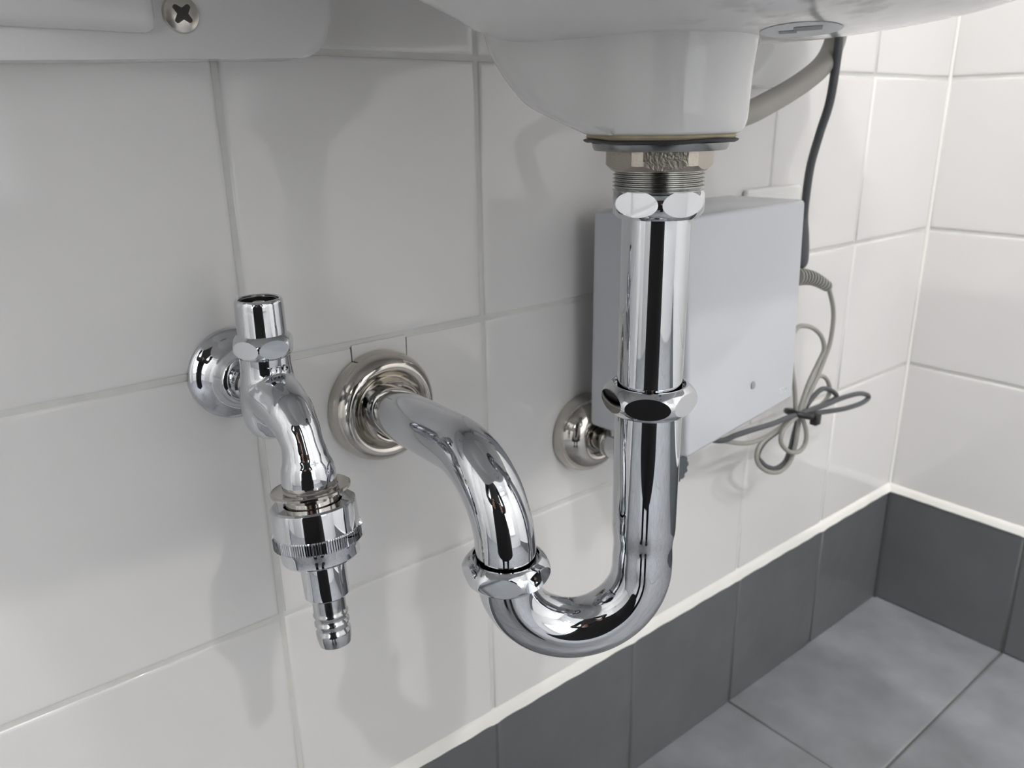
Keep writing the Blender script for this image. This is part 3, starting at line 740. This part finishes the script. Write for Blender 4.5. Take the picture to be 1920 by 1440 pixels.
lc = thing('power_cable', 'light grey cable coiled and tied beside the white control box', 'cable', (-0.40, -0.06, 0.37))
RL_ = 0.0026
cable('cord', [(-0.4212, -0.060, 0.6001), (-0.4104, -0.060, 0.597), (-0.3672, -0.060, 0.5829), (-0.3547, -0.060, 0.5708), (-0.3426, -0.060, 0.5454), (-0.3428, -0.060, 0.5137), (-0.3523, -0.060, 0.4929), (-0.3651, -0.060, 0.4716), (-0.3813, -0.060, 0.4504), (-0.3900, -0.061, 0.4357)], RL_, 'cable_light', lc)
cable('cord_loop', [(-0.4016, -0.064, 0.442), (-0.3884, -0.064, 0.4712), (-0.373, -0.065, 0.4948), (-0.3658, -0.066, 0.5093), (-0.3734, -0.066, 0.5251), (-0.3888, -0.065, 0.5371), (-0.4072, -0.064, 0.5439), (-0.4228, -0.064, 0.5442), (-0.4318, -0.064, 0.5309), (-0.4254, -0.064, 0.4993), (-0.4155, -0.064, 0.4722), (-0.4081, -0.064, 0.4419)], RL_, 'cable_light', lc)
cable('cord_loop', [(-0.3823, -0.056, 0.4304), (-0.3597, -0.052, 0.4532), (-0.3419, -0.050, 0.4679), (-0.3227, -0.050, 0.4604), (-0.3143, -0.051, 0.4428), (-0.3299, -0.052, 0.4314), (-0.3736, -0.055, 0.4283), (-0.392, -0.058, 0.436)], RL_, 'cable_light', lc)
cable('cord_loop', [(-0.3972, -0.062, 0.4351), (-0.4365, -0.062, 0.4283), (-0.4662, -0.062, 0.4221), (-0.4755, -0.062, 0.4107), (-0.4705, -0.062, 0.3964), (-0.45, -0.062, 0.3812), (-0.4258, -0.062, 0.3739), (-0.4072, -0.062, 0.3792), (-0.3991, -0.062, 0.3958), (-0.397, -0.062, 0.4153), (-0.3950, -0.062, 0.4354)], RL_, 'cable_light', lc)
cable('cord_loop', [(-0.4050, -0.068, 0.4423), (-0.4377, -0.070, 0.4332), (-0.4451, -0.071, 0.4218), (-0.437, -0.071, 0.4099), (-0.4216, -0.071, 0.3997), (-0.4036, -0.071, 0.3959), (-0.3927, -0.071, 0.4029), (-0.3921, -0.070, 0.4174), (-0.4005, -0.067, 0.4384)], RL_, 'cable_light', lc)
cable('cord', [(-0.575, -0.060, 0.4620), (-0.5512, -0.060, 0.4483), (-0.5228, -0.060, 0.4364), (-0.4934, -0.060, 0.4271), (-0.4636, -0.060, 0.4246), (-0.4337, -0.061, 0.4295), (-0.3990, -0.061, 0.4380)], RL_, 'cable_light', lc)
# ribbed strain relief where the cable leaves the box
bm = bmesh.new(); p0, p1 = Vector((-0.4300, -0.060, 0.6005)), Vector((-0.3620, -0.060, 0.5805)); pp, rr = [], []
for i in range(11):
    for dt, fr in ((0.0, 1.0), (0.42, 1.0), (0.50, 0.62), (0.92, 0.62)):
        t = min((i + dt) / 10.6, 1); pp.append(p0.lerp(p1, t) + Vector((0, 0, 0.004 * math.sin(PI * t)))); rr.append((0.0098 - 0.0038 * t) * fr)
tube(bm, pp, rr, 24); finish('strain_relief', bm, 'cable_light', lc, True, 20)

gc = thing('signal_cable', 'dark grey looped cable bound in the tied bundle beside the box', 'cable', (-0.40, -0.07, 0.375))
RD = 0.0030
cable('cord_loop', [(-0.3900, -0.058, 0.4330), (-0.36, -0.057, 0.4496), (-0.34, -0.056, 0.4538), (-0.3182, -0.056, 0.4461), (-0.3062, -0.056, 0.4351), (-0.3335, -0.057, 0.4333), (-0.3870, -0.059, 0.4350)], RD, 'cable_dark', gc)
cable('cord_loop', [(-0.4060, -0.066, 0.4411), (-0.3575, -0.068, 0.4397), (-0.3165, -0.070, 0.4408), (-0.2785, -0.071, 0.4376), (-0.2558, -0.071, 0.4289), (-0.2662, -0.071, 0.4235), (-0.3068, -0.070, 0.4248), (-0.3559, -0.068, 0.4313), (-0.4026, -0.066, 0.4377)], RD, 'cable_dark', gc)
cable('cord', [(-0.3960, -0.068, 0.4405), (-0.4273, -0.068, 0.4431), (-0.4582, -0.068, 0.4433), (-0.4978, -0.068, 0.4462), (-0.5259, -0.068, 0.4476), (-0.5529, -0.068, 0.4487), (-0.5900, -0.068, 0.4640)], RD, 'cable_dark', gc)
cable('cord_loop', [(-0.3927, -0.060, 0.4363), (-0.3952, -0.057, 0.4102), (-0.3985, -0.056, 0.3909), (-0.4073, -0.056, 0.3778), (-0.4275, -0.057, 0.3764), (-0.4444, -0.057, 0.3834), (-0.456, -0.057, 0.3921), (-0.4660, -0.057, 0.4040), (-0.4560, -0.058, 0.4180), (-0.4300, -0.060, 0.4270), (-0.4020, -0.061, 0.4360)], RD, 'cable_dark', gc)

# black tie round the bundle
bm = bmesh.new(); ct = Vector((-0.3985, -0.0630, 0.4385)); pts = []
ax1 = Vector((0.55, 0.0, 1.0)).normalized()
for i in range(33):
    a = 2 * PI * i / 32; pts.append(ct + Vector((0.0, 0.0135, 0)) * math.cos(a) + Vector((0.92, 0, -0.30)) * 0.0175 * math.sin(a))
tube(bm, pts, 0.0036, 10); box(bm, ct + Vector((0.006, -0.0185, -0.012)), ct + Vector((0.017, -0.0095, 0.0005)), 0.0015, 2)
ti = finish('cable_tie', bm, 'dark', None, True, 50); recenter(ti, ct); tag(ti, 'black twist tie binding the cable bundle beside the white box', 'cable tie')

# ------------------------------------------------------------------ the photographer, seen only mirrored in the chrome
hd = Vector((_f.x, _f.y, 0)).normalized(); sd = Vector((hd.y, -hd.x, 0))      # facing direction and its right hand side
base = Vector((CAM.x, CAM.y, 0)) - hd * 0.28
def PW(r, f, z): return base + sd * r + hd * f + Vector((0, 0, z))
per = thing('person', 'person in a long black coat holding a phone low in both hands', 'person', tuple(base))
bm = bmesh.new()
def oval_loft(rows, n=40):
    rings = []
    for z, a, b, fo in rows:
        rings.append([bm.verts.new(PW(a * math.cos(2 * PI * i / n), fo + b * math.sin(2 * PI * i / n), z)) for i in range(n)])
    loft(bm, rings)
oval_loft(lerp_rows([(0.25, 0.36, 0.20, -0.06), (0.55, 0.33, 0.18, -0.06), (0.85, 0.26, 0.15, -0.05), (1.02, 0.20, 0.125, -0.03), (1.18, 0.19, 0.125, 0.0), (1.30, 0.20, 0.115, 0.02), (1.37, 0.17, 0.09, 0.03), (1.41, 0.085, 0.07, 0.04), (1.44, 0.06, 0.06, 0.05)], 4))
finish('coat', bm, 'coat', per, True, 60)
def limb(name, pts, rads, m):
    bm = bmesh.new(); P = smooth_path(pts, 6); n = len(P); R = []
    for i in range(n):
        t = i / (n - 1) * (len(rads) - 1); k = min(int(t), len(rads) - 2); R.append(rads[k] + (rads[k + 1] - rads[k]) * (t - k))
    tube(bm, P, R, 20); return finish(name, bm, m, per, True, 60)
for s in (-1, 1):
    limb('sleeve', [PW(s * 0.17, 0.02, 1.33), PW(s * 0.225, 0.03, 1.20), PW(s * 0.33, 0.00, 1.02), PW(s * 0.30, 0.07, 0.88), PW(s * 0.125, 0.165, 0.785)], [0.06, 0.062, 0.055, 0.05, 0.045], 'coat')
    limb('leg', [PW(s * 0.09, -0.02, 0.60), PW(s * 0.095, 0.0, 0.45), PW(s * 0.10, -0.01, 0.25), PW(s * 0.105, -0.03, 0.08)], [0.085, 0.062, 0.055, 0.042], 'coat')
    bm = bmesh.new(); box(bm, (-0.045, -0.09, 0.002), (0.045, 0.165, 0.085), 0.03, 4)
    mt = Matrix((sd, hd, Vector((0, 0, 1)))).transposed().to_4x4(); mt.translation = PW(s * 0.11, -0.01, 0)
    bmesh.ops.transform(bm, matrix=mt, verts=bm.verts); finish('shoe', bm, 'shoe', per, True, 50)
    # hand: palm and five fingers closed round the end of the phone
    hand = limb('hand', [PW(s * 0.130, 0.160, 0.788), PW(s * 0.105, 0.205, 0.768), PW(s * 0.088, 0.230, 0.760)], [0.026, 0.034, 0.027], 'skin')
    for k, (dz, ln) in enumerate(((0.030, 0.062), (0.010, 0.070), (-0.010, 0.066), (-0.029, 0.052))):
        c = CAM - _f * 0.018
        bm = bmesh.new()
        P = [PW(s * 0.098, 0.210, 0.768 + dz * 0.6), c + _r2 * (s * 0.094) + _u2 * (dz - 0.005) - _f * 0.012, c + _r2 * (s * 0.091) + _u2 * (dz - 0.008) + _f * 0.010, c + _r2 * (s * (0.091 - ln * 0.45)) + _u2 * (dz - 0.010) + _f * 0.013]
        tube(bm, smooth_path(P, 5), [0.0088 - 0.0022 * i / 15 for i in range(16)], 12); finish('finger', bm, 'skin', hand, True, 60)
    bm = bmesh.new(); c = CAM - _f * 0.018
    P = [PW(s * 0.100, 0.205, 0.780), c + _r2 * (s * 0.085) + _u2 * 0.030 - _f * 0.020, c + _r2 * (s * 0.055) + _u2 * 0.018 - _f * 0.014]
    tube(bm, smooth_path(P, 6), [0.0105 - 0.003 * i / 12 for i in range(13)], 12); finish('thumb', bm, 'skin', hand, True, 60)
# head
bm = bmesh.new()
rows_h = [(1.43, 0.052, 0.055, 0.045), (1.47, 0.050, 0.052, 0.055), (1.495, 0.050, 0.065, 0.075), (1.515, 0.058, 0.085, 0.075), (1.55, 0.068, 0.095, 0.07), (1.59, 0.074, 0.098, 0.065), (1.63, 0.074, 0.098, 0.06), (1.67, 0.062, 0.085, 0.055), (1.695, 0.035, 0.05, 0.055), (1.70, 0.005, 0.01, 0.055)]
oval_loft(lerp_rows(rows_h, 4)); head = finish('head', bm, 'skin', per, True, 60)
bm = bmesh.new(); tube(bm, [PW(0, 0.160, 1.605), PW(0, 0.176, 1.575), PW(0, 0.168, 1.565)], [0.006, 0.012, 0.010], 12); finish('nose', bm, 'skin', head, True, 60)
bm = bmesh.new(); tube(bm, smooth_path([PW(-0.022, 0.150, 1.538), PW(0, 0.161, 1.536), PW(0.022, 0.150, 1.538)], 4), 0.005, 10); finish('mouth', bm, 'ink', head)
for s in (-1, 1):
    bm = bmesh.new(); revolve(bm, [(0, -0.006), (0.008, -0.004), (0.011, 0), (0.008, 0.004), (0, 0.006)], frame(PW(s * 0.030, 0.151, 1.605), hd), 16); finish('eye', bm, 'dark', head)
    bm = bmesh.new(); tube(bm, [PW(s * 0.072, 0.05, 1.62), PW(s * 0.084, 0.045, 1.60), PW(s * 0.072, 0.055, 1.565)], [0.006, 0.014, 0.006], 10); finish('ear', bm, 'skin', head)
bm = bmesh.new()
oval_loft(lerp_rows([(1.30, 0.07, 0.04, -0.075), (1.42, 0.085, 0.06, -0.03), (1.52, 0.088, 0.08, 0.0), (1.60, 0.090, 0.090, 0.02), (1.66, 0.084, 0.098, 0.04), (1.70, 0.060, 0.075, 0.045), (1.715, 0.02, 0.03, 0.045)], 4)); finish('hair', bm, 'hair', per, True, 60)
# the phone
ph = thing('phone', 'black phone held in the hands of the person in the black coat', 'phone', tuple(CAM - _f * 0.018))
def slab(name, du, dv, d0, d1, m, parent, off=(0, 0), bev=0.003):
    bm = bmesh.new(); box(bm, (off[0] - du, off[1] - dv, d0), (off[0] + du, off[1] + dv, d1), bev, 3)
    mt = Matrix((_r2, _u2, _f)).transposed().to_4x4(); mt.translation = CAM
    bmesh.ops.transform(bm, matrix=mt, verts=bm.verts); return finish(name, bm, m, parent, True, 50)
slab('body', 0.080, 0.038, -0.024, -0.014, 'dark', ph, (0.0, -0.012))
slab('camera_bump', 0.014, 0.022, -0.0145, -0.011, 'rubber', ph, (0.0, -0.002))
